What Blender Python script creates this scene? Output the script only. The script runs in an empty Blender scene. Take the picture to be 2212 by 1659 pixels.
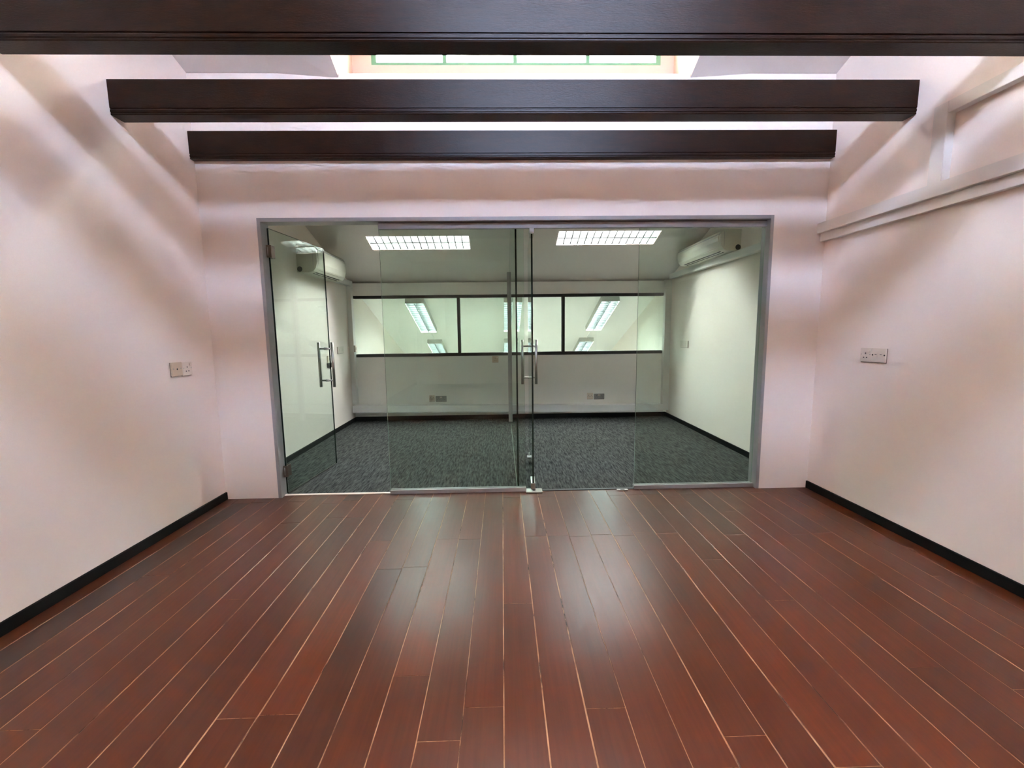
import bpy, bmesh, math, random
from mathutils import Matrix, Vector
random.seed(7)
sc = bpy.context.scene
C = sc.collection

# ------------------------------------------------------------------ camera
F_PX, PITCH, YAW, ROLL = 924.23, -0.1196, 0.0220, -0.0123
CAM = Vector((0.0, -3.0963, 1.2))
fw = Vector((math.sin(YAW) * math.cos(PITCH), math.cos(YAW) * math.cos(PITCH), math.sin(PITCH)))
r0 = Vector((math.cos(YAW), -math.sin(YAW), 0)); u0 = r0.cross(fw)
rt = r0 * math.cos(ROLL) + u0 * math.sin(ROLL); up = u0 * math.cos(ROLL) - r0 * math.sin(ROLL)
cd = bpy.data.cameras.new('camera'); cam = bpy.data.objects.new('camera', cd); C.objects.link(cam)
cd.sensor_width = 36.0; cd.lens = F_PX / 2212 * 36.0; cd.clip_start = 0.02
m = Matrix((rt, up, -fw)).transposed().to_4x4(); m.translation = CAM
cam.matrix_world = m
sc.camera = cam

# ------------------------------------------------------------------ overcast sky outside the windows
w = bpy.data.worlds.new('sky'); sc.world = w; w.use_nodes = True
bg = w.node_tree.nodes['Background']
bg.inputs[0].default_value = (1.0, 0.95, 0.95, 1); bg.inputs[1].default_value = 88.0
def portal(name, loc, size, rot):
    l = bpy.data.lights.new(name, 'AREA'); l.shape = 'RECTANGLE'; l.size, l.size_y = size
    l.cycles.is_portal = True
    o = bpy.data.objects.new(name, l); o.location = loc; o.rotation_euler = rot; C.objects.link(o)
portal('clerestory_daylight', (0.42, -3.30, 3.62), (1.95, 0.42), (math.pi / 2, 0, math.pi))   # faces +y
portal('dormer_daylight', (0.14, 0.36, 3.36), (2.12, 0.46), (math.pi / 2, 0, 0))                   # faces -y
sc.view_settings.view_transform = 'Standard'; sc.view_settings.look = 'None'
sc.view_settings.exposure = 0.82; sc.view_settings.gamma = 1.0; sc.view_settings.use_curve_mapping = False
sc.cycles.max_bounces = 14; sc.cycles.diffuse_bounces = 7; sc.cycles.transparent_max_bounces = 24
sc.cycles.sample_clamp_indirect = 40.0; sc.cycles.caustics_reflective = False; sc.cycles.caustics_refractive = False

# ------------------------------------------------------------------ materials
def nodes(name):
    mt = bpy.data.materials.new(name); mt.use_nodes = True
    nt = mt.node_tree; b = nt.nodes['Principled BSDF']
    return mt, nt, b
def N(nt, t, **kw):
    n = nt.nodes.new(t)
    for k, v in kw.items():
        if k.startswith('i_'): n.inputs[k[2:].replace('_', ' ')].default_value = v
        else: setattr(n, k, v)
    return n
def simple(name, col, rough=0.5, metal=0.0, bump=0.0, bscale=200.0, var=0.06, vscale=4.0, coat=0.0, spec=0.5):
    mt, nt, b = nodes(name)
    b.inputs['Roughness'].default_value = rough; b.inputs['Metallic'].default_value = metal
    b.inputs['Coat Weight'].default_value = coat; b.inputs['Specular IOR Level'].default_value = spec
    g = N(nt, 'ShaderNodeNewGeometry')
    nz = N(nt, 'ShaderNodeTexNoise', i_Scale=vscale, i_Detail=4.0)
    nt.links.new(g.outputs['Position'], nz.inputs['Vector'])
    r = N(nt, 'ShaderNodeValToRGB')
    e = r.color_ramp.elements
    e[0].position, e[1].position = 0.3, 0.7
    e[0].color = tuple(c * (1 - var) for c in col) + (1,); e[1].color = tuple(min(1, c * (1 + var)) for c in col) + (1,)
    nt.links.new(nz.outputs[0], r.inputs[0]); nt.links.new(r.outputs[0], b.inputs['Base Color'])
    if bump:
        n2 = N(nt, 'ShaderNodeTexNoise', i_Scale=bscale, i_Detail=3.0)
        nt.links.new(g.outputs['Position'], n2.inputs['Vector'])
        bp = N(nt, 'ShaderNodeBump', i_Strength=bump, i_Distance=0.002)
        nt.links.new(n2.outputs[0], bp.inputs['Height']); nt.links.new(bp.outputs[0], b.inputs['Normal'])
    return mt
M = {}
M['wall'] = simple('wall_paint', (0.87, 0.785, 0.722), 0.85, bump=0.25, bscale=260, var=0.015, vscale=1.5, spec=0.2)
M['ceil'] = simple('ceiling_paint', (0.82, 0.785, 0.75), 0.9, var=0.02, vscale=1.2, spec=0.2)
M['officewall'] = simple('office_wall_paint', (0.84, 0.84, 0.80), 0.8, var=0.02, vscale=1.5, spec=0.2)
M['skirt'] = simple('black_skirting', (0.006, 0.006, 0.006), 0.6, var=0.2, spec=0.2)
M['alu'] = simple('satin_aluminium', (0.36, 0.345, 0.345), 0.5, metal=0.45, var=0.03, vscale=20)
M['chrome'] = simple('brushed_steel', (0.42, 0.40, 0.37), 0.36, metal=1.0, var=0.05, vscale=60)
M['darkmetal'] = simple('dark_gap', (0.02, 0.02, 0.02), 0.6, var=0.1)
M['blackframe'] = simple('black_frame', (0.008, 0.008, 0.009), 0.4, var=0.1)
M['greenframe'] = simple('green_window_frame', (0.10, 0.27, 0.15), 0.5, var=0.1, vscale=12)
M['plastic'] = simple('white_plastic', (0.75, 0.67, 0.58), 0.35, var=0.02)
M['plateshade'] = simple('plate_shadow', (0.20, 0.15, 0.12), 0.6, var=0.05)  # dark colour of the shadow line under the wall plates
M['beige'] = simple('beige_plastic', (0.60, 0.48, 0.35), 0.4, var=0.04)
M['greyplastic'] = simple('grey_plastic', (0.36, 0.36, 0.35), 0.4, var=0.04)
M['ac'] = simple('ivory_plastic', (0.66, 0.65, 0.54), 0.4, var=0.03, vscale=3)
M['trunk'] = simple('trunking_paint', (0.76, 0.72, 0.67), 0.6, var=0.02)
M['trunk_office'] = simple('trunking_grey', (0.72, 0.72, 0.69), 0.55, var=0.02)
M['blade'] = simple('louvre_aluminium', (0.30, 0.31, 0.31), 0.4, metal=0.3, var=0.02)
M['lampinner'] = simple('low_glare_reflector', (0.045, 0.047, 0.046), 0.45, var=0.02)
M['bronze'] = simple('dull_bronze', (0.20, 0.155, 0.125), 0.35, metal=0.9, var=0.05)
M['housing'] = simple('lamp_housing', (0.82, 0.84, 0.82), 0.5, var=0.02)
M['lampside'] = simple('lamp_case', (0.50, 0.49, 0.45), 0.5, var=0.03)
M['peach'] = simple('dormer_warm_light', (0.52, 0.40, 0.33), 0.85, var=0.03, vscale=2, spec=0.2)  # warm light of the niche put into its paint colour
def emis(name, col, s):
    mt, nt, b = nodes(name)
    b.inputs['Base Color'].default_value = (0.9, 0.9, 0.9, 1)
    b.inputs['Emission Color'].default_value = col + (1,); b.inputs['Emission Strength'].default_value = s
    return mt
M['tube'] = emis('fluorescent_tube', (0.93, 1.0, 0.985), 245.0)
M['tube2'] = emis('fluorescent_tube_cool', (0.84, 1.0, 1.0), 52.0)
M['filltube'] = emis('warm_fill_tube', (1.0, 0.93, 0.81), 300.0)  # tubes of the added fill lamp
def glass(name, tint, base=0.05):
    mt = bpy.data.materials.new(name); mt.use_nodes = True; nt = mt.node_tree; nt.nodes.clear()
    out = N(nt, 'ShaderNodeOutputMaterial'); mix = N(nt, 'ShaderNodeMixShader')
    tr = N(nt, 'ShaderNodeBsdfTransparent'); tr.inputs[0].default_value = tint + (1,)
    gl = N(nt, 'ShaderNodeBsdfGlossy'); gl.inputs['Roughness'].default_value = 0.0; gl.inputs[0].default_value = (0.95, 1, 0.97, 1)
    lw = N(nt, 'ShaderNodeLayerWeight'); lw.inputs[0].default_value = 0.5
    pw = N(nt, 'ShaderNodeMath', operation='POWER'); pw.inputs[1].default_value = 5.0
    ma = N(nt, 'ShaderNodeMath', operation='MULTIPLY_ADD'); ma.inputs[1].default_value = 1 - base; ma.inputs[2].default_value = base
    nt.links.new(lw.outputs['Facing'], pw.inputs[0]); nt.links.new(pw.outputs[0], ma.inputs[0])
    nt.links.new(ma.outputs[0], mix.inputs[0]); nt.links.new(tr.outputs[0], mix.inputs[1]); nt.links.new(gl.outputs[0], mix.inputs[2])
    nt.links.new(mix.outputs[0], out.inputs[0])
    return mt
M['glass'] = glass('clear_glass', (0.905, 0.955, 0.92), 0.03)
M['windowglass'] = glass('window_glass', (0.93, 0.985, 0.965), 0.03)
M['tintglass'] = glass('tinted_glass', (0.60, 0.675, 0.805), 0.03)  # bluish tint added to cool the daylight coming from behind
M['dormerglass'] = glass('daylight_dimming_glass', (0.72, 0.74, 0.74), 0.03)  # grey tint added to dim the daylight falling on the niche
M['glassedge'] = simple('glass_edge', (0.012, 0.022, 0.016), 0.15, var=0.1)
M['edgelight'] = simple('polished_glass_edge', (0.30, 0.36, 0.31), 0.2, var=0.1)

def wood_floor():
    mt, nt, b = nodes('stained_hardwood')
    g = N(nt, 'ShaderNodeNewGeometry'); oi = N(nt, 'ShaderNodeObjectInfo')
    sh = N(nt, 'ShaderNodeVectorMath', operation='SCALE'); sh.inputs[0].default_value = (31.7, 17.3, 5.1)
    nt.links.new(oi.outputs['Random'], sh.inputs['Scale'])
    ad = N(nt, 'ShaderNodeVectorMath', operation='ADD')
    nt.links.new(g.outputs['Position'], ad.inputs[0]); nt.links.new(sh.outputs[0], ad.inputs[1])
    mp = N(nt, 'ShaderNodeMapping'); mp.inputs['Scale'].default_value = (11.0, 0.35, 1.0)
    nt.links.new(ad.outputs[0], mp.inputs[0])
    gr = N(nt, 'ShaderNodeTexNoise', i_Scale=7.0, i_Detail=5.0, i_Roughness=0.55, i_Distortion=0.2)
    nt.links.new(mp.outputs[0], gr.inputs['Vector'])
    pr = N(nt, 'ShaderNodeValToRGB')                                   # colour of each plank
    cs = [(0.0, (0.030, 0.011, 0.007)), (0.04, (0.060, 0.014, 0.005)), (0.35, (0.076, 0.0155, 0.0045)), (0.6, (0.066, 0.0155, 0.0055)), (0.8, (0.084, 0.018, 0.006)), (1.0, (0.096, 0.019, 0.005))]
    while len(pr.color_ramp.elements) < len(cs): pr.color_ramp.elements.new(0.5)
    for e, (p, c) in zip(pr.color_ramp.elements, cs): e.position = p; e.color = c + (1,)
    nt.links.new(oi.outputs['Random'], pr.inputs[0])
    gm = N(nt, 'ShaderNodeMapRange'); gm.inputs[1].default_value = 0.25; gm.inputs[2].default_value = 0.75
    gm.inputs[3].default_value = 0.80; gm.inputs[4].default_value = 1.20
    nt.links.new(gr.outputs[0], gm.inputs[0])
    mx = N(nt, 'ShaderNodeVectorMath', operation='SCALE')
    nt.links.new(pr.outputs[0], mx.inputs[0]); nt.links.new(gm.outputs[0], mx.inputs['Scale'])
    # worn patches, paler
    wn = N(nt, 'ShaderNodeTexNoise', i_Scale=1.7, i_Detail=5.0, i_Roughness=0.6)
    nt.links.new(g.outputs['Position'], wn.inputs['Vector'])
    wr = N(nt, 'ShaderNodeMapRange'); wr.inputs[1].default_value = 0.56; wr.inputs[2].default_value = 0.75; wr.inputs[4].default_value = 0.35
    nt.links.new(wn.outputs[0], wr.inputs[0])
    wm = N(nt, 'ShaderNodeMix', data_type='RGBA'); wm.inputs[7].default_value = (0.125, 0.040, 0.018, 1)
    nt.links.new(wr.outputs[0], wm.inputs[0]); nt.links.new(mx.outputs[0], wm.inputs[6])
    nt.links.new(wm.outputs[2], b.inputs['Base Color'])
    b.inputs['Specular IOR Level'].default_value = 0.45
    rn = N(nt, 'ShaderNodeTexNoise', i_Scale=10.0, i_Detail=2.0, i_Roughness=0.5)
    mp2 = N(nt, 'ShaderNodeMapping'); mp2.inputs['Scale'].default_value = (3.0, 0.7, 1)
    nt.links.new(ad.outputs[0], mp2.inputs[0]); nt.links.new(mp2.outputs[0], rn.inputs['Vector'])
    rr = N(nt, 'ShaderNodeMapRange'); rr.inputs[1].default_value = 0.3; rr.inputs[2].default_value = 0.7; rr.inputs[3].default_value = 0.29; rr.inputs[4].default_value = 0.34
    nt.links.new(rn.outputs[0], rr.inputs[0]); nt.links.new(rr.outputs[0], b.inputs['Roughness'])
    bp = N(nt, 'ShaderNodeBump', i_Strength=0.06, i_Distance=0.001)
    bn = N(nt, 'ShaderNodeTexNoise', i_Scale=5.0, i_Detail=1.0)
    nt.links.new(mp2.outputs[0], bn.inputs['Vector'])
    nt.links.new(bn.outputs[0], bp.inputs['Height']); nt.links.new(bp.outputs[0], b.inputs['Normal'])
    return mt
M['plank'] = wood_floor()
def filler():
    mt, nt, b = nodes('joint_filler')
    g = N(nt, 'ShaderNodeNewGeometry'); mp = N(nt, 'ShaderNodeMapping'); mp.inputs['Scale'].default_value = (9, 2.2, 1)
    nt.links.new(g.outputs['Position'], mp.inputs[0])
    nz = N(nt, 'ShaderNodeTexNoise', i_Scale=2.0, i_Detail=7.0, i_Roughness=0.7); nt.links.new(mp.outputs[0], nz.inputs['Vector'])
    r = N(nt, 'ShaderNodeValToRGB'); e = r.color_ramp.elements
    e[0].position, e[1].position = 0.38, 0.64; e[0].color = (0.025, 0.012, 0.008, 1); e[1].color = (0.46, 0.27, 0.155, 1)
    n = e.new(0.46); n.color = (0.27, 0.14, 0.075, 1)
    nt.links.new(nz.outputs[0], r.inputs[0]); nt.links.new(r.outputs[0], b.inputs['Base Color'])
    b.inputs['Roughness'].default_value = 0.7
    return mt
M['filler'] = filler()
def beam_wood():
    mt, nt, b = nodes('varnished_beam')
    g = N(nt, 'ShaderNodeNewGeometry'); mp = N(nt, 'ShaderNodeMapping'); mp.inputs['Scale'].default_value = (1.0, 6, 6)
    nt.links.new(g.outputs['Position'], mp.inputs[0])
    nz = N(nt, 'ShaderNodeTexNoise', i_Scale=9.0, i_Detail=8.0, i_Roughness=0.65, i_Distortion=0.8); nt.links.new(mp.outputs[0], nz.inputs['Vector'])
    r = N(nt, 'ShaderNodeValToRGB'); e = r.color_ramp.elements
    e[0].position, e[1].position = 0.3, 0.72; e[0].color = (0.006, 0.0018, 0.0007, 1); e[1].color = (0.021, 0.0062, 0.002, 1)
    nt.links.new(nz.outputs[0], r.inputs[0]); nt.links.new(r.outputs[0], b.inputs['Base Color'])
    mp2 = N(nt, 'ShaderNodeMapping'); mp2.inputs['Scale'].default_value = (1.0, 5, 5)
    nt.links.new(g.outputs['Position'], mp2.inputs[0])
    n2 = N(nt, 'ShaderNodeTexNoise', i_Scale=55.0, i_Detail=4.0, i_Roughness=0.65, i_Distortion=0.3); nt.links.new(mp2.outputs[0], n2.inputs['Vector'])
    bp = N(nt, 'ShaderNodeBump', i_Strength=0.55, i_Distance=0.0015)
    nt.links.new(n2.outputs[0], bp.inputs['Height']); nt.links.new(bp.outputs[0], b.inputs['Normal'])
    b.inputs['Roughness'].default_value = 0.29; b.inputs['Specular IOR Level'].default_value = 0.17
    return mt
M['beam'] = beam_wood()
def carpet_mat():
    mt, nt, b = nodes('loop_pile_carpet')
    g = N(nt, 'ShaderNodeNewGeometry'); mp = N(nt, 'ShaderNodeMapping'); mp.inputs['Scale'].default_value = (1.0, 0.13, 1)
    nt.links.new(g.outputs['Position'], mp.inputs[0])
    nz = N(nt, 'ShaderNodeTexNoise', i_Scale=80.0, i_Detail=3.0, i_Roughness=0.7); nt.links.new(mp.outputs[0], nz.inputs['Vector'])
    r = N(nt, 'ShaderNodeValToRGB'); e = r.color_ramp.elements
    e[0].position, e[1].position = 0.34, 0.68; e[0].color = (0.014, 0.015, 0.014, 1); e[1].color = (0.092, 0.094, 0.088, 1)
    nt.links.new(nz.outputs[0], r.inputs[0]); nt.links.new(r.outputs[0], b.inputs['Base Color'])
    bp = N(nt, 'ShaderNodeBump', i_Strength=0.6, i_Distance=0.004)
    nt.links.new(nz.outputs[0], bp.inputs['Height']); nt.links.new(bp.outputs[0], b.inputs['Normal'])
    b.inputs['Roughness'].default_value = 0.95; b.inputs['Specular IOR Level'].default_value = 0.1
    return mt
M['carpet'] = carpet_mat()

# ------------------------------------------------------------------ mesh helpers
class MB:
    def __init__(s): s.v = []; s.f = []; s.mi = []
    def add(s, vs, fs, mi=0):
        o = len(s.v); s.v += [tuple(v) for v in vs]
        for f in fs: s.f.append([o + i for i in f]); s.mi.append(mi)
        return s
    def box(s, a, b, mi=0):
        x0, y0, z0 = a; x1, y1, z1 = b
        vs = [(x0, y0, z0), (x1, y0, z0), (x1, y1, z0), (x0, y1, z0), (x0, y0, z1), (x1, y0, z1), (x1, y1, z1), (x0, y1, z1)]
        return s.add(vs, [(0, 3, 2, 1), (4, 5, 6, 7), (0, 1, 5, 4), (1, 2, 6, 5), (2, 3, 7, 6), (3, 0, 4, 7)], mi)
    def prism(s, poly, axis, a, b, mi=0):
        """extrude a polygon of the two other axes along an axis"""
        def P(p, t):
            return {'x': (t, p[0], p[1]), 'y': (p[0], t, p[1]), 'z': (p[0], p[1], t)}[axis]
        n = len(poly); vs = [P(p, a) for p in poly] + [P(p, b) for p in poly]
        fs = [list(range(n))[::-1], list(range(n, 2 * n))] + [(i, (i + 1) % n, n + (i + 1) % n, n + i) for i in range(n)]
        return s.add(vs, fs, mi)
    def cyl(s, p, q, r, n=14, mi=0, r2=None):
        p, q = Vector(p), Vector(q); d = (q - p).normalized()
        a = d.orthogonal().normalized(); b = d.cross(a); r2 = r if r2 is None else r2
        vs = [p + (a * math.cos(2 * math.pi * i / n) + b * math.sin(2 * math.pi * i / n)) * r for i in range(n)]
        vs += [q + (a * math.cos(2 * math.pi * i / n) + b * math.sin(2 * math.pi * i / n)) * r2 for i in range(n)]
        return s.add(vs, [list(range(n))[::-1], list(range(n, 2 * n))] + [(i, (i + 1) % n, n + (i + 1) % n, n + i) for i in range(n)], mi)
    def build(s, name, mats, parent=None, bevel=0.0, smooth=False):
        me = bpy.data.meshes.new(name); me.from_pydata(s.v, [], s.f)
        for mt in (mats if isinstance(mats, (list, tuple)) else [mats]): me.materials.append(mt)
        for p, i in zip(me.polygons, s.mi): p.material_index = i
        bm = bmesh.new(); bm.from_mesh(me); bmesh.ops.recalc_face_normals(bm, faces=bm.faces[:])
        if bevel: bmesh.ops.bevel(bm, geom=bm.edges[:], offset=bevel, segments=2, affect='EDGES', clamp_overlap=True)
        bm.to_mesh(me); bm.free()
        if smooth:
            for p in me.polygons: p.use_smooth = len(p.vertices) == 4
        o = bpy.data.objects.new(name, me); C.objects.link(o)
        if parent: o.parent = parent
        return o
def box(name, a, b, mat, parent=None, bevel=0.0): return MB().box(a, b).build(name, mat, parent, bevel)
def tag(o, label, cat=None, group=None, kind=None):
    o['label'] = label
    if cat: o['category'] = cat
    if group: o['group'] = group
    if kind: o['kind'] = kind
    return o
def struct(o, label=None):
    o['kind'] = 'structure'
    if label: o['label'] = label
    return o
def empty(name, loc, rot=(0, 0, 0)):
    o = bpy.data.objects.new(name, None); o.location = loc; o.rotation_euler = rot; o.empty_display_size = 0.1
    C.objects.link(o); return o
def copy_tree(o, parent=None):
    c = o.copy(); C.objects.link(c); c.parent = parent
    for ch in list(o.children): copy_tree(ch, c)
    return c

# ------------------------------------------------------------------ dimensions
XL, XR = -2.058, 2.308          # party walls
YB = 2.820                      # rear wall of the offices
ZR, SL = 2.927, 0.357           # roof plane  z = ZR - SL * y
ANG = math.atan(SL)
YC, YE, YK = -3.25, 8.2, -7.0   # clerestory wall, far end, wall behind the camera
def roof(y): return ZR - SL * y
DX0, DX1, DY0, DY1 = -1.062, 1.302, -1.6, 0.03   # dormer opening in the roof

# ------------------------------------------------------------------ walls, roof
struct(MB().box((XL - 0.2, YK - 0.2, -2.6), (XL, YE + 0.2, 4.6)).build('wall_left', M['wall']), 'plain pale wall along the left side of the room')
struct(MB().box((XR, YK - 0.2, -2.6), (XR + 0.2, YE + 0.2, 4.6)).build('wall_right', M['wall']), 'plain pale wall along the right side of the room')
FX0, FX1, FZ = -1.675, 1.934, 2.002               # opening of the glass front
mb = MB(); T = 0.10
ztop = roof(0) + 0.004
mb.prism([(0, 0), (T, 0), (T, roof(T) - 0.002), (0, roof(0) - 0.002)], 'x', XL, FX0); mb.prism([(0, 0), (T, 0), (T, roof(T) - 0.002), (0, roof(0) - 0.002)], 'x', FX1, XR)
mb.prism([(0, FZ), (T, FZ), (T, roof(T) - 0.002), (0, roof(0) - 0.002)], 'x', FX0, FX1)
struct(mb.build('wall_front', M['wall']), 'white wall around and above the glass front')
WZ0, WZ1 = 0.888, 1.716                            # band window of the rear wall
mb = MB()
mb.box((XL, YB, -2.5), (XR, YB + 0.1, WZ0)); mb.box((XL, YB, WZ1), (XR, YB + 0.1, roof(YB + 0.1) - 0.002))
struct(mb.build('wall_rear', M['officewall']), 'half-height wall at the back of the offices below and above the band window')
struct(box('wall_end', (XL, YE, -2.5), (XR, YE + 0.1, 0.2), M['officewall']), 'far wall of the lower room beyond the band window')
struct(box('wall_back', (XL, YK - 0.1, -0.1), (XR, YK, 2.95), M['wall']), 'wall behind the camera')

# roof: one sloping ceiling with holes for the dormer and the recessed lamps
LAMPS = [(-0.922, 1.960), (1.213, 1.890)]; LW, LH = 1.135, 0.262     # centres and sizes (y extent on plan)
holes = [(DX0, DX1, DY0, DY1)] + [(x - LW / 2, x + LW / 2, y - LH / 2, y + LH / 2) for x, y in LAMPS]
xs = sorted({XL - 0.1, XR + 0.1, XL} | {h[i] for h in holes for i in (0, 1)})
ys = sorted({YC - 0.1, YE + 0.15, -0.3, T} | {h[i] for h in holes for i in (2, 3)})
def sag(x, y):
    if abs(y - DY1) < 1e-6 and (abs(x - DX0) < 1e-6 or abs(x - DX1) < 1e-6): return 0.030
    return 0.0
mb = MB()
for i in range(len(xs) - 1):
    for j in range(len(ys) - 1):
        cx, cy = (xs[i] + xs[i + 1]) / 2, (ys[j] + ys[j + 1]) / 2
        if any(h[0] < cx < h[1] and h[2] < cy < h[3] for h in holes): continue
        q = [(xs[i], ys[j]), (xs[i + 1], ys[j]), (xs[i + 1], ys[j + 1]), (xs[i], ys[j + 1])]
        mb.add([(x, y, roof(y) - sag(x, y)) for x, y in q], [(0, 1, 2, 3)])
struct(mb.build('ceiling', M['ceil']), 'sloping painted ceiling under the roof, falling towards the back')
# lower flat ceiling behind the camera and the clerestory wall above it
FILL_LAMP = (0.125, -3.44)
mb = MB(); lx0, lx1, ly0, ly1 = FILL_LAMP[0] - LW / 2, FILL_LAMP[0] + LW / 2, FILL_LAMP[1] - LH / 2, FILL_LAMP[1] + LH / 2
mb.box((XL, YK, 2.86), (XR, ly0, 2.92)); mb.box((XL, ly1, 2.86), (XR, YC, 2.92)); mb.box((XL, ly0, 2.86), (lx0, ly1, 2.92)); mb.box((lx1, ly0, 2.86), (XR, ly1, 2.92))
struct(mb.build('ceiling_lower', M['ceil']), 'flat ceiling behind the camera')
CX0, CX1, CZ0, CZ1 = -0.55, 1.40, 3.42, 3.84
mb = MB()
mb.box((XL, YC - 0.1, 2.86), (CX0, YC, roof(YC) + 0.05)); mb.box((CX1, YC - 0.1, 2.86), (XR, YC, roof(YC) + 0.05))
mb.box((CX0, YC - 0.1, 2.86), (CX1, YC, CZ0)); mb.box((CX0, YC - 0.1, CZ1), (CX1, YC, roof(YC) + 0.05))
struct(mb.build('wall_clerestory', M['wall']), 'upper wall with a strip window behind the camera')
win = empty('window_2', (0.425, YC - 0.05, CZ0)); struct(win, 'strip window high behind the camera')
for k in range(5):
    x = -0.975 + 1.95 * k / 4
    box('mullion', (x - 0.014, -0.02, 0), (x + 0.014, 0.02, CZ1 - CZ0), M['greenframe'], win)
for k in range(4):
    box('pane', (-0.975 + 0.4875 * k + 0.014, -0.003, 0), (-0.975 + 0.4875 * (k + 1) - 0.014, 0.003, CZ1 - CZ0), M['tintglass'], win)

# dormer
DB, DW0, DW1, DZ0, DZ1 = 0.30, -0.922, 1.203, 3.148, 3.57     # back wall and window
mb = MB(); ZS = 3.085                                          # top of the splayed sill
dtop = lambda y: 3.60 + (y - DB) * (3.60 - roof(DY0)) / (DB - DY0)
for x, s in ((DX0, -1), (DX1, 1)):
    mb.prism([(DY0 - 0.02, roof(DY0)), (-0.3, roof(-0.3) + 0.001), (DY1, roof(DY1) - 0.029), (DB, ZS), (DB, dtop(DB)), (DY0 - 0.02, dtop(DY0) + 0.01)], 'x', x, x + s * 0.010)
mb.prism([(DY1, roof(DY1) - 0.03), (DB, ZS), (DB, ZS - 0.05), (DY1, roof(DY1) - 0.06)], 'x', DX0 - 0.04, DX1 + 0.04)
mb.box((DX0 - 0.05, DB, ZS - 0.1), (DW0, DB + 0.1, 3.66)); mb.box((DW1, DB, ZS - 0.1), (DX1 + 0.05, DB + 0.1, 3.66))
mb.box((DW0, DB, ZS - 0.1), (DW1, DB + 0.1, DZ0)); mb.box((DW0, DB, DZ1), (DW1, DB + 0.1, 3.66))
mb.prism([(DB + 0.1, dtop(DB)), (DY0 - 0.05, dtop(DY0) + 0.0), (DY0 - 0.05, dtop(DY0) + 0.05), (DB + 0.1, dtop(DB) + 0.05)], 'x', DX0 - 0.05, DX1 + 0.05)
struct(mb.build('wall_dormer', M['peach']), 'peach-lit dormer niche in the ceiling above the wooden beams')
win = empty('window_1', ((DW0 + DW1) / 2, DB + 0.03, DZ0)); struct(win, 'bright dormer window with green frame seen between two beams')
hw = (DW1 - DW0) / 2
box('bottom_rail', (-hw, -0.03, 0), (hw, 0.02, 0.018), M['greenframe'], win); box('top_rail', (-hw, -0.03, DZ1 - DZ0 - 0.03), (hw, 0.02, DZ1 - DZ0), M['greenframe'], win)
mx = [DW0 + 0.018, -0.390, 0.127, 0.662, DW1 - 0.018]
for k, x in enumerate(mx):
    x -= (DW0 + DW1) / 2
    box('mullion', (x - (0.018 if k in (0, 4) else 0.014), -0.03, 0.018), (x + (0.018 if k in (0, 4) else 0.014), 0.02, DZ1 - DZ0 - 0.03), M['greenframe'], win)
for k in range(4):
    a, b = mx[k] - (DW0 + DW1) / 2 + 0.018, mx[k + 1] - (DW0 + DW1) / 2 - 0.014
    box('pane', (a, -0.003, 0.018), (b, 0.003, DZ1 - DZ0 - 0.03), M['dormerglass'], win)

# ------------------------------------------------------------------ floors
floor = MB().box((XL, YK, -0.2), (XR, 0.06, -0.0008)).build('floor', M['filler'])
struct(floor, 'floor of long reddish brown hardwood planks with pale filled joints')
PW = 0.1302; k0 = int(math.floor((XL + 0.011) / PW)); k1 = int(math.ceil((XR + 0.011) / PW))
plank_mesh = None
def plank(x0, x1, y0, y1):
    global plank_mesh
    if plank_mesh is None:
        c = 0.012                                               # eased edge, in shares of the width
        mb = MB().prism([(-0.5, -0.018), (0.5, -0.018), (0.5, -0.0006), (0.5 - c, 0), (-0.5 + c, 0), (-0.5, -0.0006)], 'y', -0.5, 0.5)
        o = mb.build('plank', M['plank']); plank_mesh = o.data
    else:
        o = bpy.data.objects.new('plank', plank_mesh); C.objects.link(o)
    o.parent = floor
    o.location = ((x0 + x1) / 2, (y0 + y1) / 2, random.uniform(-0.0005, 0.0004))
    o.scale = (x1 - x0, y1 - y0, 1); o.rotation_euler = (0, math.radians(random.uniform(-0.16, 0.16)), 0)
butt = {k0 + 3: [-0.712], k0 + 2: [-1.286], k0 + 4: [-1.876]}
for k in range(k0, k1):
    xa, xb = -0.011 + PW * k, -0.011 + PW * (k + 1)
    g0, g1 = random.choice((0.0008, 0.0014, 0.0018, 0.0024)), random.choice((0.0008, 0.0014, 0.0018, 0.0024))
    xa, xb = max(xa + g0, XL + 0.002), min(xb - g1, XR - 0.002)
    if xb - xa < 0.01: continue
    cuts = [-0.69 + random.uniform(-0.03, 0.03)] if (random.random() < 0.6 and -0.8 < xa < 1.0) else [random.choice((-0.12, -0.71, -1.29, -1.87, -1.0, -0.4)) + random.uniform(-0.04, 0.04)]
    if random.random() < 0.5: cuts.append(cuts[0] - random.uniform(1.0, 1.4))
    if random.random() < 0.2: cuts.append(-0.08)
    ends = [0.045] + sorted(set(cuts), reverse=True) + [-4.6, YK + 0.01]
    for e1, e0 in zip(ends[:-1], ends[1:]): plank(xa, xb, e0 + 0.0010, e1 - 0.0010)
tag(struct(box('floor_carpet', (XL, 0.062, -0.2), (XR, YB, 0.003), M['carpet'])), 'dark grey streaked carpet covering the floor of both offices')
struct(box('floor_lower', (XL, YB + 0.1, -2.5), (XR, YE, -2.4), M['officewall']), 'floor of the lower room beyond the band window')

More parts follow.
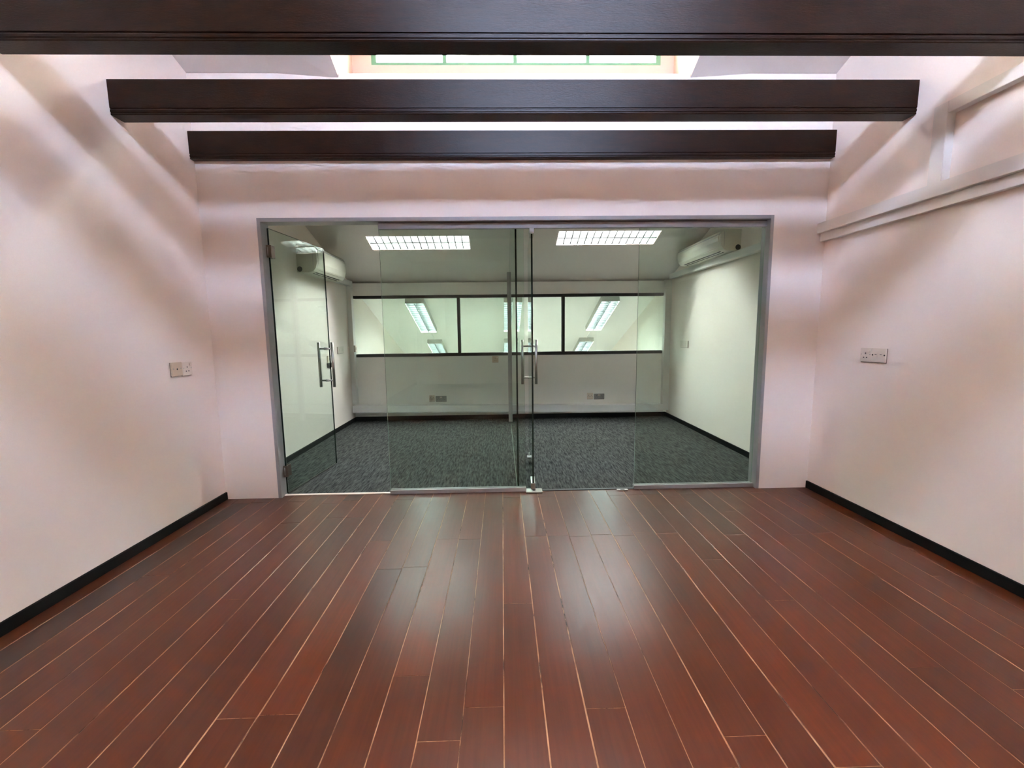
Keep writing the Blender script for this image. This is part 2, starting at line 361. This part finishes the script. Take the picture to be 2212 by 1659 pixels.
# skirting boards
def skirting(name, a, b, label): struct(box(name, a, b, M['skirt'], bevel=0.002), label)
skirting('baseboard_left', (XL, YK, 0.0005), (XL + 0.014, -0.004, 0.056), 'black skirting along the left wall above the planks')
skirting('baseboard_right', (XR - 0.014, YK, 0.0005), (XR, -0.004, 0.056), 'black skirting along the right wall above the planks')
skirting('baseboard_office_left', (XL, T, 0.003), (XL + 0.014, YB, 0.056), 'black skirting of the left office side wall')
skirting('baseboard_office_right', (XR - 0.014, T, 0.003), (XR, YB, 0.056), 'black skirting of the right office side wall')
skirting('baseboard_rear', (XL + 0.014, YB - 0.014, 0.003), (XR - 0.014, YB, 0.062), 'black skirting below the rear wall of the offices')

# ------------------------------------------------------------------ beams
def beam(y0, y1, label):
    z0, z1 = 2.372, 2.547; g = 0.0045
    side = [(0, z1), (0, z0 + 0.034), (g, z0 + 0.032), (g, z0 + 0.028), (0.001, z0 + 0.025), (0.001, z0 + 0.015), (g, z0 + 0.012), (g, z0 + 0.008), (0.002, z0 + 0.006), (0.004, z0)]
    poly = [(y0 + d, z) for d, z in side] + [(y1 - d, z) for d, z in side[::-1]]
    o = MB().prism(poly, 'x', XL + 0.001, XR - 0.001).build('ceiling_beam', M['beam'])
    tag(o, label, 'beam', 'dark ceiling beams across the room')
beam(-0.045, -0.0005, 'dark varnished beam fixed against the white wall above the glass front')
beam(-0.627, -0.537, 'middle dark beam hanging free between the nearest beam and the wall beam')
beam(-1.209, -1.117, 'nearest dark beam along the top edge of the photo')
beam(-1.790, -1.700, 'dark ceiling beam just above the photo, first out of view')
beam(-2.372, -2.282, 'dark ceiling beam overhead, second out of view')

# ------------------------------------------------------------------ glass front
GY = 0.05; GT = 0.006
def pane_mb(x0, x1, z0, z1, y=0.0):
    """toughened pane in the xz plane: clear faces, dark polished edges"""
    mb = MB(); a, b = y - GT, y + GT
    vs = [(x0, a, z0), (x1, a, z0), (x1, b, z0), (x0, b, z0), (x0, a, z1), (x1, a, z1), (x1, b, z1), (x0, b, z1)]
    mb.add(vs, [(0, 1, 5, 4), (2, 3, 7, 6)], 0); mb.add(vs, [(0, 3, 2, 1), (4, 5, 6, 7), (1, 2, 6, 5), (3, 0, 4, 7)], 1)
    return mb
gp = empty('glass_partition', (0, GY, 0))
tag(gp, 'frameless glass front in a slim aluminium frame between wooden and carpeted floor', 'partition')
GM = [M['glass'], M['glassedge']]; GL = [M['glass'], M['edgelight']]
for a, b in ((FX0, FX0 + 0.024), (FX1 - 0.024, FX1)):
    box('jamb', (a, -GY - 0.004, 0), (b, 0.05, FZ), M['alu'], gp, 0.001)
box('header', (FX0 + 0.024, -GY - 0.004, FZ - 0.026), (FX1 - 0.024, 0.05, FZ), M['alu'], gp, 0.001)
X1, X2, X3, X4 = -0.858, 0.068, 0.163, 0.995
GTOP = 1.944
tc = box('top_channel', (X1, -0.014, GTOP - 0.012), (FX1 - 0.024, 0.014, FZ - 0.030), M['alu'], gp, 0.001)
box('track_gap', (X1, -0.010, FZ - 0.030), (FX1 - 0.024, 0.010, FZ - 0.026), M['darkmetal'], gp)
pane_mb(X1, X2 - 0.001, 0.012, GTOP).build('glass_pane', GL, gp)
pane_mb(X2 + 0.001, X3, 0.012, GTOP).build('glass_pane', GL, gp)
pane_mb(X4, FX1 - 0.030, 0.012, GTOP).build('glass_pane', GL, gp)
for a, b in ((X1, X3 + 0.004), (X4 - 0.003, FX1 - 0.024)):
    mb = MB().box((a, -0.020, 0.0005), (b, -0.0065, 0.030)); mb.box((a, 0.0065, 0.0005), (b, 0.020, 0.030)); mb.box((a, -0.0065, 0.0005), (b, 0.0065, 0.008))
    mb.build('bottom_channel', M['alu'], gp)
box('threshold_strip', (FX0 + 0.024, -0.012, 0.0005), (X1, 0.012, 0.007), M['plastic'], gp)
box('threshold_strip', (X3 + 0.06, -0.014, 0.0005), (X4 - 0.003, 0.014, 0.004), M['blackframe'], gp)

# glass wall dividing the two offices
gd = empty('glass_divider', (0.108, GY, 0)); tag(gd, 'clear glass wall seen nearly edge-on dividing the two carpeted offices', 'partition')
y0, y1 = 0.022, 2.53
vs = [(sx * GT, y, z) for sx in (-1, 1) for y, z in ((y0, 0.008), (y1, 0.008), (y1, roof(y1 + GY) - 0.012), (y0, roof(y0 + GY) - 0.012))]
mb = MB().add(vs, [(0, 1, 2, 3), (4, 5, 6, 7)], 0); mb.add(vs, [(0, 3, 7, 4), (1, 5, 6, 2), (3, 2, 6, 7), (0, 4, 5, 1)], 1)
mb.build('glass_pane', GM, gd)
mb = MB().box((-0.008, y0 + 0.01, 0.0035), (0.008, y1, 0.008)); mb.build('bottom_seal', M['edgelight'], gd)
box('end_post', (-0.032, 2.532, 0.0035), (0.028, 2.582, roof(2.64) - 0.006), M['alu'], gd, 0.002)

# ------------------------------------------------------------------ glass doors
def handle(door, x):
    def bar(y, parent, nm): return MB().cyl((x, y, 0.735), (x, y, 1.134), 0.0125, 16).build(nm, M['chrome'], parent, smooth=True)
    h = bar(-0.062, door, 'handle'); bar(0.062, h, 'bar')
    for z in (0.794, 1.078):
        s = MB().cyl((x, -0.062, z), (x, 0.062, z), 0.008, 12); s.cyl((x, -0.010, z), (x, -0.0062, z), 0.013, 14); s.cyl((x, 0.0062, z), (x, 0.010, z), 0.013, 14)
        s.build('standoff', M['chrome'], h, smooth=True)
d1 = empty('door_1', (-1.640, GY, 0), (0, 0, math.atan2(0.765, 0.078)))
struct(d1, 'left glass door on two side hinges, standing open into the left office'); d1['category'] = 'door'
pane_mb(0.012, 0.775, 0.014, 1.950).build('glass_pane', GM, d1)
handle(d1, 0.705)
for z in (0.187, 1.790):
    h = MB().box((0.005, -0.014, z - 0.043), (0.058, -0.0062, z + 0.043)); h.box((0.005, 0.0062, z - 0.043), (0.058, 0.014, z + 0.043))
    h = h.build('hinge', M['bronze'], d1, 0.0015)
    MB().cyl((0.0, 0, z - 0.03), (0.0, 0, z + 0.03), 0.0055, 12).build('pin', M['chrome'], h, smooth=True)
    l = MB().box((-0.004, -0.026, z - 0.043), (0.001, 0.050, z + 0.043)); l.build('wall_leaf', M['bronze'], h, 0.001)
d2 = empty('door_2', (0.222, GY, 0), (0, 0, math.atan2(0.76, 0.022)))
struct(d2, 'glass door of the right office pivoted on floor and header, standing open and seen edge-on'); d2['category'] = 'door'
pane_mb(0.004, 0.765, 0.014, 1.938).build('glass_pane', GM, d2)
handle(d2, 0.700)
for z0, z1, nm in ((0.012, 0.060, 'bottom_patch'), (1.896, 1.941, 'top_patch')):
    p = MB().box((-0.006, -0.016, z0), (0.150, -0.0062, z1)); p.box((-0.006, 0.0062, z0), (0.150, 0.016, z1)); p.box((-0.012, -0.016, z0), (-0.006, 0.016, z1))
    p.build(nm, M['chrome'], d2, 0.0012)
lk = MB().cyl((0.70, -0.026, 0.055), (0.70, 0.026, 0.055), 0.017, 16); lk.box((0.692, -0.012, 0.004), (0.708, -0.0062, 0.095)); lk.box((0.692, 0.0062, 0.004), (0.708, 0.012, 0.095))
lk.build('bottom_lock', M['chrome'], d2, smooth=False)
fs = empty('floor_spring', (0.226, 0.030, 0)); tag(fs, 'steel floor spring plate under the pivot of the open glass door', 'door closer')
box('cover_plate', (-0.062, -0.042, 0.0006), (0.062, 0.040, 0.010), M['chrome'], fs, 0.002)
MB().cyl((0, 0.0, 0.010), (0, 0.0, 0.014), 0.012, 14).build('pivot', M['darkmetal'], fs)
sp = empty('strike_plate', (0.897, 0.012, 0)); tag(sp, 'small steel strike plate in the floor of the open doorway', 'strike plate')
box('plate', (-0.042, -0.014, 0.0045), (0.042, 0.014, 0.008), M['chrome'], sp, 0.0015)
box('bolt_hole', (-0.016, -0.006, 0.008), (0.016, 0.006, 0.0085), M['darkmetal'], sp)

# ------------------------------------------------------------------ rear band window of the offices
win = empty('window_3', (0, YB + 0.05, WZ0)); struct(win, 'black framed band window of three panes in the rear office wall')
H = WZ1 - WZ0
box('bottom_rail', (XL + 0.06, -0.055, 0), (XR - 0.085, 0.03, 0.042), M['blackframe'], win)
box('top_rail', (XL + 0.06, -0.055, H - 0.038), (XR - 0.085, 0.03, H), M['blackframe'], win)
for x in (-0.587, 0.846): box('mullion', (x - 0.019, -0.055, 0.042), (x + 0.019, 0.03, H - 0.038), M['blackframe'], win)
for a, b in ((XL + 0.002, -0.606), (-0.568, 0.827), (0.865, XR - 0.002)):
    box('pane', (a, -0.004, 0.042), (b, 0.004, H - 0.038), M['windowglass'], win)

# ------------------------------------------------------------------ recessed louvre lamps in the offices
def tube(parent, y, half, z, mat, along='x', r=0.013):
    p, q = ((-half, y, z), (half, y, z)) if along == 'x' else ((y, -half, z), (y, half, z))
    MB().cyl(p, q, r, 10).build('fluorescent_tube', mat, parent, smooth=True)
def office_lamp(x, y, label, z=None, ang=ANG, tmat='tube', d=0.130, tz=0.098, sp=0.078, inner='lampinner'):
    e = empty('recessed_lamp', (x, y, roof(y) if z is None else z), (-ang, 0, 0)); tag(e, label, 'ceiling light', 'recessed louvre lamps')
    hx, hy = LW / 2 - 0.0005, LH / 2 / math.cos(ang) - 0.0005; t = 0.004
    mb = MB().box((-hx, -hy, d - t), (hx, hy, d)); mb.box((-hx, -hy, 0.0), (-hx + t, hy, d - t)); mb.box((hx - t, -hy, 0.0), (hx, hy, d - t))
    mb.box((-hx + t, -hy, 0.0), (hx - t, -hy + t, d - t)); mb.box((-hx + t, hy - t, 0.0), (hx - t, hy, d - t)); mb.build('housing', M[inner], e)
    for s in (-1, 1): tube(e, s * hy / 2, hx - 0.02, tz, M[tmat])
    box('spine', (-hx + t, -0.008, 0.0), (hx - t, 0.008, sp), M[inner], e)
    ref = None
    for k in range(1, 14):
        xx = -hx + 2 * hx * k / 14
        if ref is None:
            ref = MB().prism([(-0.0055, 0.001), (0.0055, 0.001), (0.001, 0.030), (-0.001, 0.030)], 'y', -hy + t, -0.0085); ref.prism([(-0.0055, 0.001), (0.0055, 0.001), (0.001, 0.030), (-0.001, 0.030)], 'y', 0.0085, hy - t)
            o = ref.build('louvre_blade', M[inner], e); me = o.data
        else:
            o = bpy.data.objects.new('louvre_blade', me); C.objects.link(o); o.parent = e
        o.location = (xx, 0, 0)
    return e
office_lamp(LAMPS[0][0], LAMPS[0][1], 'recessed twin-tube lamp in the left office ceiling, left of the glass divider')
office_lamp(LAMPS[1][0], LAMPS[1][1], 'recessed twin-tube lamp in the right office ceiling, right of the glass divider')

office_lamp(FILL_LAMP[0], FILL_LAMP[1], 'added twin-tube fill lamp recessed in the flat ceiling above the camera, outside the photo', 2.86, 0.0, 'filltube', 0.085, 0.050, 0.030, 'housing')  # made-up lamp, added to bring warm fill to the lower walls

# surface lamps in the lower room beyond the band window
def surface_lamp():
    e = empty('surface_lamp', (0, 0, 0), (-ANG, 0, 0))
    hx, hy, d, t = 0.138, 0.635, 0.085, 0.003
    mb = MB().box((-hx, -hy, -0.004), (hx, hy, -0.001))
    for a, b in (((-hx, -hy), (-hx + t, hy)), ((hx - t, -hy), (hx, hy)), ((-hx + t, -hy), (hx - t, -hy + t)), ((-hx + t, hy - t), (hx - t, hy))):
        mb.box((a[0], a[1], -d), (b[0], b[1], -0.004))
    mb.build('case', M['lampside'], e)
    box('reflector', (-hx + t, -hy + t, -0.012), (hx - t, hy - t, -0.006), M['housing'], e)
    for s in (-1, 1): tube(e, s * hx / 2, hy - 0.02, -0.028, M['tube2'], 'y')
    mb = MB().box((-0.004, -hy + t, -d), (0.004, hy - t, -d + 0.036))
    for k in range(1, 16):
        yy = -hy + 2 * hy * k / 16
        mb.box((-hx + t, yy - 0.004, -d + 0.001), (-0.004, yy + 0.004, -d + 0.036)); mb.box((0.004, yy - 0.004, -d + 0.001), (hx - t, yy + 0.004, -d + 0.036))
    o = mb.build('louvre', M['lampinner'], e)
    return e
proto = surface_lamp(); first = True
for ri, (x, nm) in enumerate(((-1.285, 'left'), (0.172, 'middle'), (1.626, 'right'))):
    for y, nn in ((3.965, 'nearer'), (5.745, 'farther')):
        e = proto if first else copy_tree(proto); first = False
        e.location = (x, y, roof(y) - 0.001)
        tag(e, f'{nn} surface louvre lamp of the {nm} row seen through the band window', 'ceiling light', 'lamps in the room beyond the band window')
    cy0, cy1 = 3.965 + 0.62, 5.745 - 0.62
    c = MB(); c.cyl((x, cy0, roof(cy0) - 0.012), (x, cy1, roof(cy1) - 0.012), 0.009, 8)
    tag(c.build('conduit', M['trunk_office'], smooth=True), f'thin white conduit linking the two lamps of the {nm} row', 'conduit', 'conduits between the far lamps')

# ------------------------------------------------------------------ cable trunking
def trunking(name, boxes, label, mat, lids=()):
    e = empty(name, boxes[0][1]); tag(e, label, 'trunking')
    o = Vector(boxes[0][1])
    for nm, a, b in boxes:
        box(nm, tuple(Vector(a) - o), tuple(Vector(b) - o), mat, e, 0.0015)
trunking('cable_trunking', [('body', (XR - 0.060, YK + 0.3, 1.872), (XR - 0.0005, -0.001, 1.940)), ('lower_rail', (XR - 0.034, YK + 0.3, 1.815), (XR - 0.0005, -0.001, 1.871))],
         'long stepped white trunking along the right wall in front of the glass', M['trunk'])
trunking('conduit_trunking', [('riser', (XR - 0.046, -0.845, 1.9405), (XR - 0.0005, -0.772, 2.330)), ('run', (XR - 0.046, -3.2, 2.272), (XR - 0.0005, -0.846, 2.330))],
         'white trunking climbing from the long rail and turning towards the camera', M['trunk'])
trunking('office_trunking', [('body', (XR - 0.060, T, 1.885), (XR - 0.0005, 2.70, 1.950))], 'white trunking below the air conditioner on the right office wall', M['trunk_office'])
trunking('corner_trunking', [('riser', (XR - 0.085, YB - 0.075, 0.10), (XR - 0.0005, YB - 0.0005, 1.884))], 'white upright trunking in the rear corner of the right office', M['trunk_office'])
trunking('bracket_trunking', [('run', (XL + 0.0005, 2.19, 1.840), (XL + 0.060, YB - 0.0005, 1.910)), ('riser', (XL + 0.0005, YB - 0.085, 0.245), (XL + 0.060, YB - 0.0005, 1.839))],
         'white trunking from the left air conditioner down the rear corner', M['trunk_office'])
e = empty('bench_trunking', ((XL + XR) / 2, YB - 0.0625, 0.158), (0, 0.0118, 0)); tag(e, 'deep white trunking box running along the bottom of the rear office wall', 'trunking')
hw = (XR - XL) / 2 - 0.088
box('body', (-hw - 0.080, -0.058, -0.050), (hw - 0.002, 0.060, 0.050), M['trunk_office'], e, 0.002)
box('lid_seam', (-hw - 0.080, -0.0588, -0.040), (hw - 0.002, -0.058, -0.037), M['greyplastic'], e)

# ------------------------------------------------------------------ air conditioners
def aircon(name, wall, sgn, y0, y1, z0, h, label):
    e = empty(name, (wall, y0, z0)); tag(e, label, 'air conditioner', 'wall air conditioners')
    D = 0.205; L = y1 - y0; P = lambda pts: [(sgn * a, b) for a, b in pts]
    prof = [(0.001, 0.0), (0.120, 0.0), (0.165, 0.012), (0.192, 0.045), (D, 0.10), (D - 0.003, h - 0.06), (D - 0.018, h - 0.018), (D - 0.045, h), (0.001, h)]
    mb = MB().prism(P(prof), 'y', 0, L); mb.build('body', M['ac'], e, 0.002)
    fp = [(0.194, 0.050), (D + 0.002, 0.100), (D + 0.005, h - 0.070), (D + 0.001, h - 0.045), (D - 0.004, h - 0.045), (D - 0.004, 0.100)]
    MB().prism(P(fp), 'y', 0.035, L - 0.035).build('front_panel', M['ac'], e)
    box('panel_seam', tuple(sorted((sgn * (D - 0.016), sgn * (D - 0.0005)))[:1]) + (0.03, h - 0.044), (max(sgn * (D - 0.016), sgn * (D - 0.0005)), L - 0.03, h - 0.036), M['greyplastic'], e)
    def slab(nm, a, b, mat, t=0.003):                     # strip lying on the curved underside between two profile points
        (x0, zz0), (x1, zz1) = a, b; n = Vector((zz1 - zz0, -(x1 - x0))).normalized() * t
        MB().prism(P([(x0, zz0), (x1, zz1), (x1 + n.x, zz1 + n.y), (x0 + n.x, zz0 + n.y)]), 'y', 0.09, L - 0.09).build(nm, mat, e)
    slab('air_outlet', (0.118, 0.0), (0.160, 0.0105), M['darkmetal'], 0.0015)
    slab('flap', (0.134, 0.003), (0.186, 0.038), M['ac'], 0.004)
    MB().cyl((sgn * 0.030, -0.0015, 0.032), (sgn * 0.030, 0.0, 0.032), 0.026, 16).build('pipe_hole', M['darkmetal'], e)
    mb = MB(); mb.box((min(sgn * 0.165, sgn * 0.168), -0.001, 0.04), (max(sgn * 0.165, sgn * 0.168), 0.0, h - 0.02)); mb.build('end_seam', M['greyplastic'], e)
aircon('air_conditioner', XL, 1, 1.375, 2.185, 1.830, 0.270, 'ivory wall air conditioner on the left office wall, seen through the open door')
aircon('air_conditioner', XR, -1, 1.085, 2.10, 1.956, 0.200, 'ivory wall air conditioner above the trunking of the right office wall')

# ------------------------------------------------------------------ sockets and switches
def plate(name, pos, normal, ww, kind, label, cat, group, mat='plastic', hh=0.086, t=0.013):
    """wall plate: local x to the right when facing it, z up, y into the wall"""
    rz = {'-y': 0, '+x': math.pi / 2, '-x': -math.pi / 2}[normal]
    e = empty(name, pos, (0, 0, rz)); tag(e, label, cat, group)
    box('plate', (-ww / 2, -t, -hh / 2), (ww / 2, -0.0041, hh / 2), M[mat], e, 0.0025)
    box('shadow_line', (-ww / 2 + 0.001, -0.004, -hh / 2 - 0.0035), (ww / 2 - 0.001, -0.0001, hh / 2 - 0.001), M['plateshade'], e)  # dark strip showing below the plate, painting its shadow line
    f = -t
    def dot(nm, x, z, w_, h_, m='darkmetal', d=0.0008): box(nm, (x - w_ / 2, f - d, z - h_ / 2), (x + w_ / 2, f + 0.0001, z + h_ / 2), M[m], e)
    if kind == 'socket':
        dot('pin_hole', -0.003, 0.010, 0.005, 0.010); dot('pin_hole', -0.014, -0.016, 0.008, 0.006); dot('pin_hole', 0.009, -0.016, 0.008, 0.006)
        MB().cyl((0.026, f - 0.005, 0.026), (0.026, f, 0.026), 0.010, 14).build('switch', M['plastic'], e)
        dot('screw', -0.033, 0.004, 0.005, 0.005, 'greyplastic'); dot('indicator', 0.031, 0.004, 0.006, 0.006, 'greyplastic')
    elif kind == 'keyhole':
        MB().cyl((0, f - 0.001, 0.0), (0, f, 0.0), 0.0052, 12).build('keyhole', M['darkmetal'], e)
        for x in (-0.030, 0.030): MB().cyl((x, f - 0.001, 0.003), (x, f, 0.003), 0.004, 10).build('screw', M['greyplastic'], e)
    elif kind == 'data':
        for x in (-0.018, 0.018): box('jack', (x - 0.011, f - 0.002, -0.012), (x + 0.011, f, 0.018), M['plastic'], e, 0.001); dot('jack_slot', x, 0.006, 0.014, 0.003, 'darkmetal', 0.0024)
        for x in (-0.041, 0.041): MB().cyl((x, f - 0.001, 0.002), (x, f, 0.002), 0.005, 10).build('screw', M['darkmetal'], e)
    elif kind == 'double':
        for x in (-ww / 4, ww / 4):
            dot('pin_hole', x, 0.010, 0.005, 0.008, 'darkmetal'); dot('pin_hole', x - 0.010, -0.010, 0.007, 0.005); dot('pin_hole', x + 0.010, -0.010, 0.007, 0.005)
        for x in (-0.008, 0.008): box('switch', (x - 0.005, f - 0.003, 0.012), (x + 0.005, f, 0.030), M['plastic'], e)
    elif kind == 'switch':
        for x in (-ww / 4, ww / 4): box('rocker', (x - 0.014, f - 0.003, -0.02), (x + 0.014, f, 0.02), M['plastic'], e, 0.001)
    return e
G1, G2 = 'wall plates in the front room', 'wall plates in the offices'
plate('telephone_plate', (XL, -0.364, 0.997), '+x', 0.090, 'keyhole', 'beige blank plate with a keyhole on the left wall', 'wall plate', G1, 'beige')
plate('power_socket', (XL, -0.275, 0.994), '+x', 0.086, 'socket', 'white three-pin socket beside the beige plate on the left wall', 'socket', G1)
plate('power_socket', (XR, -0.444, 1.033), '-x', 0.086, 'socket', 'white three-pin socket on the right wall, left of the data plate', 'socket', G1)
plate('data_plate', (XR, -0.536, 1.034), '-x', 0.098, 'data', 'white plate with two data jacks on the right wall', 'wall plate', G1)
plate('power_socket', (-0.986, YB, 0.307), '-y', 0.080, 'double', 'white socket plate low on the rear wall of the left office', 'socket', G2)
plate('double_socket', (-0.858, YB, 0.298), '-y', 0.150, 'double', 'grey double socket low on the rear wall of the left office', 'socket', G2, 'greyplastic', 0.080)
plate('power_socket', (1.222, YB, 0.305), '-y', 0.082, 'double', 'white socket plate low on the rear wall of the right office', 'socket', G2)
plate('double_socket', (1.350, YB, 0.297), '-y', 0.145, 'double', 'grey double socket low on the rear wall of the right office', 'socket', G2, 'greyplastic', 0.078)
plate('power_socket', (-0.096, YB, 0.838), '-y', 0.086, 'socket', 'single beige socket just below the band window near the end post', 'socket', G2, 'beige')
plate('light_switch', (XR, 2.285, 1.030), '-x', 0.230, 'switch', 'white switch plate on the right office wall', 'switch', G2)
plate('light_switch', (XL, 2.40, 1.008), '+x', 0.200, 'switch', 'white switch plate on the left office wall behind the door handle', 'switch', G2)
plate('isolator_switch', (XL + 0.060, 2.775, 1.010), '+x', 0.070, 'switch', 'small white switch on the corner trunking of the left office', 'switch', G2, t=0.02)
rc = empty('remote_control', (XL, 2.015, 0.815)); tag(rc, 'air conditioner remote in a dark holder on the left office wall', 'remote control')
box('holder', (0.0005, -0.055, 0), (0.020, 0.055, 0.055), M['blackframe'], rc, 0.002)
box('remote', (0.004, -0.045, 0.0555), (0.018, 0.045, 0.140), M['plastic'], rc, 0.002)
box('screen', (0.018, -0.025, 0.085), (0.0186, 0.030, 0.118), M['greyplastic'], rc)
